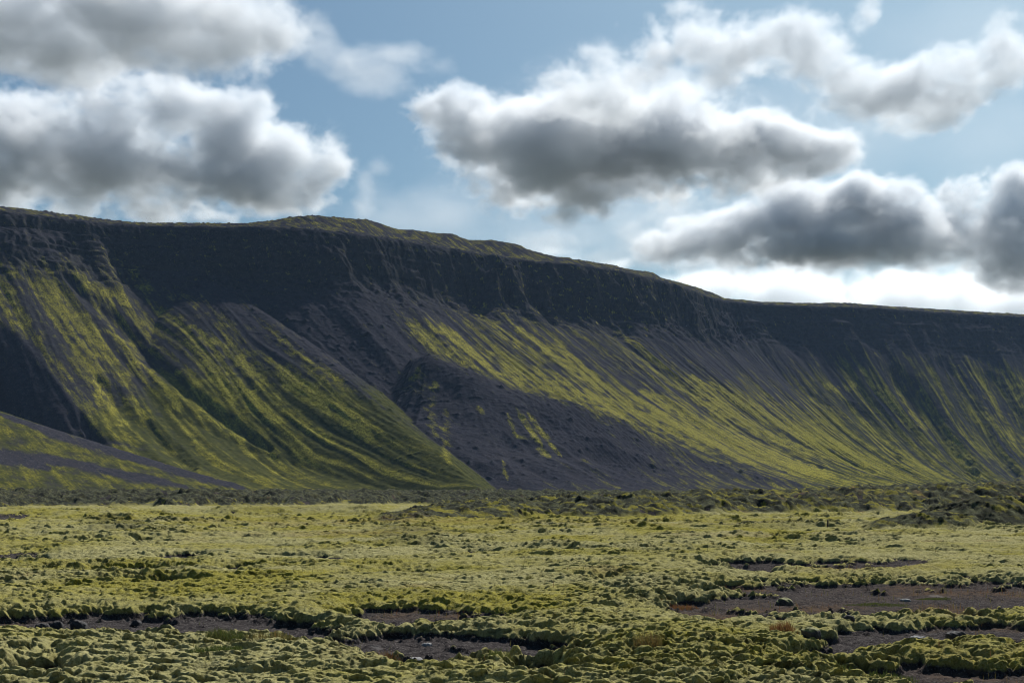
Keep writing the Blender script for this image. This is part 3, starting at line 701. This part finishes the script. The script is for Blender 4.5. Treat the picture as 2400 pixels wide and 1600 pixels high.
# ---------------------------------------------------------------- small things on the moss
def ground(x, y):
    r = np.interp(y, yy, np.arange(N_R)); c = np.interp(x / y, th, np.arange(N_C))
    return GZ[np.clip(np.rint(r).astype(int), 0, N_R - 1), np.clip(np.rint(c).astype(int), 0, N_C - 1)]
rnd = np.random.RandomState(21)
gm, gt = material('grass_blades')
hue = gt.attr('hue')
gc = gt.mix(gt.mapr(hue, 0, .5), rgb(.055, .085, .016), rgb(.17, .15, .045)); gc = gt.mix(gt.mapr(hue, .5, 1.0), gc, rgb(.20, .085, .035))
gb = gt.new('ShaderNodeBsdfPrincipled'); gt.l.new(gc, gb.inputs['Base Color']); gb.inputs['Roughness'].default_value = .7
gtr = gt.new('ShaderNodeBsdfTranslucent'); gt.l.new(gc, gtr.inputs[0])
gmx = gt.new('ShaderNodeMixShader'); gmx.inputs[0].default_value = .35
gt.l.new(gb.outputs[0], gmx.inputs[1]); gt.l.new(gtr.outputs[0], gmx.inputs[2])
go_ = gt.new('ShaderNodeOutputMaterial'); gt.l.new(gmx.outputs[0], go_.inputs['Surface'])
def blades(name, x, y, z, h, w, hue_, lean=.35):
    """bent, tapering blades: five points each"""
    n = len(x); a = rnd.rand(n) * 2 * np.pi; b = rnd.rand(n) * 2 * np.pi
    dx, dy = np.cos(a) * w / 2, np.sin(a) * w / 2
    lx, ly = np.cos(b) * h * lean * rnd.rand(n), np.sin(b) * h * lean * rnd.rand(n)
    v = np.stack([np.stack([x - dx, y - dy, z], -1), np.stack([x + dx, y + dy, z], -1),
                  np.stack([x + dx * .7 + lx * .35, y + dy * .7 + ly * .35, z + h * .55], -1), np.stack([x - dx * .7 + lx * .35, y - dy * .7 + ly * .35, z + h * .55], -1),
                  np.stack([x + lx, y + ly, z + h * .97], -1)], 1).reshape(-1, 3)
    i = np.arange(n)[:, None] * 5
    f = np.concatenate([i + [0, 1, 2], i + [0, 2, 3], i + [3, 2, 4]])
    o = mesh_obj(name, v, f, gm)
    attr(o, 'hue', np.repeat(hue_, 5))
    return o
# thin dry grass scattered over the soil and the moss
n = 170000
gy = 14 * (75 / 14.) ** rnd.rand(n); gx = gy * (rnd.rand(n) - .5) * 1.0
ri = np.clip(np.rint(np.interp(gy, yy, np.arange(N_R))).astype(int), 0, N_R - 1); ci = np.clip(np.rint(np.interp(gx / gy, th, np.arange(N_C))).astype(int), 0, N_C - 1)
cl_ = sstep(.0, .5, fbm(gx / 1.6, gy / 1.6, 3, 140))
cl2_ = sstep(.05, .45, fbm(gx / .9, gy / 1.4, 3, 141))
pr = np.clip(red[ri, ci] * (.06 + .8 * cl2_) + .11 * cl_, 0, 1) * np.where(gy > 40, .6, 1)
k = rnd.rand(n) < pr; gx, gy, ri, ci = gx[k], gy[k], ri[k], ci[k]
rr = red[ri, ci]
gh = (.03 + .10 * rnd.rand(len(gx)) ** 1.5) * (1 + .5 * rr) * (1 + .012 * gy)
hu = np.clip(.35 + .55 * rr + .25 * rnd.randn(len(gx)), 0, 1)
g = blades('dry_grass', gx, gy - LEAN[ri, ci], GZ[ri, ci] - .02, gh, .0035 + .00022 * gy, hu)
tag(g, kind='stuff')
# single tufts one can point to
TUFTS = [(1195, 1386, .34, .17, .30, 260, 'thin upright grass tuft alone among moss humps in the middle of the plain'),
         (520, 1508, .26, .34, .12, 900, 'wide dark green grass clump just below the left gravel strip'),
         (492, 1548, .10, .42, .02, 1300, 'low bright green grass patch near the bottom left'),
         (1800, 1474, .26, .26, .92, 420, 'rust brown grass tuft at the left tip of the right gravel patch'),
         (1487, 1536, .34, .22, .62, 420, 'tall brown and green grass tuft right of bottom centre'),
         (891, 1520, .24, .20, .80, 320, 'reddish grass tuft at the lower edge of the middle gravel strip'),
         (520, 1464, .16, .24, 1.0, 420, 'red leaved low plant on the lower edge of the left gravel'),
         (1184, 1556, .16, .50, .15, 900, 'broad green grass clump on the bottom edge at centre'),
         (2014, 1556, .14, .60, .06, 1000, 'bright green grass spread at the bottom right'),
         (2014, 1386, .07, .80, .10, 3500, 'flat yellow green cushion of grass on the brown soil at right'),
         (2144, 1373, .07, .45, .10, 2200, 'smaller yellow green grass cushion farther back on the brown soil'),
         (1215, 1350, .22, .14, .30, 120, 'sparse pale grass stems behind the upright middle tuft'),
         (620, 1510, .20, .40, .55, 420, 'loose straw coloured stems right of the dark left clump'),
         (1560, 1394, .14, .45, .95, 900, 'rusty red plant patch at the left end of the brown soil')]
for (px, py, hgt_, rad, hu_, n_b, lab) in TUFTS:
    x0, y0 = flat(px, py); z0 = float(ground(x0, y0))
    r_ = rad * np.sqrt(rnd.rand(n_b)); a_ = rnd.rand(n_b) * 2 * np.pi
    bx, by = x0 + r_ * np.cos(a_), y0 + r_ * np.sin(a_) * .8
    o = blades('grass_tuft', bx - x0, by - y0, ground(bx, by) - z0 - .02, hgt_ * (.45 + .6 * rnd.rand(n_b)) * (1 - .4 * (r_ / rad) ** 2), .006 + .005 * rnd.rand(n_b), np.clip(hu_ + .14 * rnd.randn(n_b), 0, 1), .6)
    o.location = (x0, y0, z0)
    tag(o, lab, 'grass', 'grass tufts on the moss plain')
# loose stones
def stone_mat(name, a, b_, moss=False):
    m_, t_ = material(name)
    g_ = t_.new('ShaderNodeNewGeometry'); p_ = g_.outputs['Position']
    c_ = t_.mix(t_.mapr(t_.noise(p_, 14, 5, .65), .35, .65), a, b_)
    if moss:
        sx_ = t_.new('ShaderNodeSeparateXYZ'); t_.l.new(g_.outputs['Normal'], sx_.inputs[0])
        f_ = t_.mapr(t_.math('ADD', sx_.outputs[2], t_.math('MULTIPLY', t_.noise(p_, 9, 4, .6), .6)), .75, 1.0)
        c_ = t_.mix(f_, c_, t_.mix(t_.noise(p_, 40, 2, .6), rgb(.13, .13, .03), rgb(.27, .26, .10)))
    pb = t_.new('ShaderNodeBsdfPrincipled'); t_.l.new(c_, pb.inputs['Base Color']); pb.inputs['Roughness'].default_value = .9
    bu = t_.new('ShaderNodeBump'); bu.inputs['Strength'].default_value = .7; bu.inputs['Distance'].default_value = .03
    t_.l.new(t_.noise(p_, 22, 4, .65), bu.inputs['Height']); t_.l.new(bu.outputs[0], pb.inputs['Normal'])
    oo = t_.new('ShaderNodeOutputMaterial'); t_.l.new(pb.outputs[0], oo.inputs['Surface'])
    return m_
dark_s = stone_mat('dark_lava', rgb(.016, .015, .016), rgb(.05, .045, .045)); pale_s = stone_mat('pale_stone', rgb(.16, .155, .15), rgb(.32, .31, .30))
moss_s = stone_mat('mossy_lava', rgb(.03, .026, .024), rgb(.08, .07, .055), True)
def stone(px, py, w, h, mat_, lab, seed, dep=.8):
    x0, y0 = flat(px, py); z0 = float(ground(x0, y0))
    nu, nv = 40, 24
    u = np.linspace(0, 2 * np.pi, nu, endpoint=False)[None, :]; v = np.linspace(0, np.pi, nv)[:, None]
    dx, dy, dz = np.sin(v) * np.cos(u), np.sin(v) * np.sin(u), np.cos(v) + 0 * u
    rr_ = 1 + .34 * fbm(dx * 1.3 + dz * .9 + seed * 5, dy * 1.3 - dz * .7, 4, 150 + seed) + .14 * fbm(dx * 4 + dz * 3, dy * 4 - dz * 2 + seed, 3, 170)
    e = lambda q: np.sign(q) * np.abs(q) ** .8
    vx = np.stack([e(dx) * rr_ * w / 2, e(dy) * rr_ * w / 2 * dep, np.maximum(e(dz) * rr_, -.45) * h * .62 + h * .22], -1).reshape(-1, 3)
    f = [(r * nu + c, r * nu + (c + 1) % nu, (r + 1) * nu + (c + 1) % nu, (r + 1) * nu + c)[::-1] for r in range(nv - 1) for c in range(nu)]
    o = mesh_obj('lava_stone', vx, np.array(f), mat_)
    o.location = (x0, y0, z0)
    tag(o, lab, 'rock', 'loose stones on the gravel')
STONES = [(181, 1440, .34, .20, dark_s, 'widest black lava stone on the upper edge of the left gravel strip'),
          (132, 1441, .22, .20, dark_s, 'rounded black stone just left of the widest black stone'),
          (97, 1443, .26, .16, dark_s, 'low dark stone at the left end of the row of black stones'),
          (313, 1432, .20, .13, dark_s, 'small dark stone by itself on the upper left gravel edge'),
          (1321, 1514, .22, .27, dark_s, 'pointed dark stone at the right end of the middle gravel strip'),
          (1925, 1414, .24, .17, moss_s, 'rounded brown stone with mossy top at the edge of the brown soil'),
          (1801, 1386, .40, .22, moss_s, 'moss capped stone lying alone on the brown soil'),
          (1862, 1496, .32, .20, moss_s, 'dark mossy hummock stone at the left end of the right gravel'),
          (2195, 1484, .34, .17, dark_s, 'dark blocky stone on the lower side of the right gravel'),
          (951, 1512, .26, .10, pale_s, 'flat pale stone on the middle gravel strip'),
          (980, 1481, .18, .08, pale_s, 'small pale stone higher up on the middle gravel strip'),
          (2110, 1463, .30, .08, pale_s, 'pale flat stone in the middle of the right gravel'),
          (1950, 1440, .24, .16, dark_s, 'dark stone on the upper left corner of the right gravel'),
          (225, 1455, .22, .07, pale_s, 'flat pale stone in the left gravel strip'),
          (2080, 1376, .26, .08, pale_s, 'light grey stone behind the yellow green cushion on brown soil')]
for i, (px, py, w, h, mt, lab) in enumerate(STONES): stone(px, py, w, h, mt, lab, i)
# the stake
wm = stone_mat('weathered_wood', rgb(.045, .035, .028), rgb(.10, .08, .065))
x0, y0 = flat(1901, 1222); z0 = float(ground(x0, y0))
ns = 10; vs = []; fs = []
for k_, (zz, rr2) in enumerate([(-.3, .05), (0, .05), (.25, .047), (.52, .044), (.56, .030), (.575, .0)]):
    for q in range(ns):
        a_ = q / ns * 2 * math.pi; vs.append((math.cos(a_) * rr2 * 1.15 + zz * .03, math.sin(a_) * rr2, zz))
for k_ in range(5):
    for q in range(ns): fs.append((k_ * ns + q, k_ * ns + (q + 1) % ns, (k_ + 1) * ns + (q + 1) % ns, (k_ + 1) * ns + q))
st = mesh_obj('wooden_stake', vs, np.array(fs), wm); st.location = (x0, y0, z0)
tag(st, 'short weathered wooden stake standing in the moss before the right lava ridge', 'post')
# ---------------------------------------------------------------- the air between here and the far slopes
def box_obj(name, lo, hi, mat):
    v = [(x, y, z) for z in (lo[2], hi[2]) for y in (lo[1], hi[1]) for x in (lo[0], hi[0])]
    f = [(0, 2, 3, 1), (4, 5, 7, 6), (0, 1, 5, 4), (2, 6, 7, 3), (0, 4, 6, 2), (1, 3, 7, 5)]
    return mesh_obj(name, v, f, mat, smooth=False)
hm, ht = material('haze_air')
pv = ht.new('ShaderNodeVolumePrincipled'); pv.inputs['Color'].default_value = rgb(.42, .64, 1.0)
pv.inputs['Density'].default_value = HAZE; pv.inputs['Anisotropy'].default_value = .15
ho = ht.new('ShaderNodeOutputMaterial'); ht.l.new(pv.outputs[0], ho.inputs['Volume'])
tag(box_obj('haze', (-2600, -60, -9), (3200, 3600, 345), hm), kind='stuff')
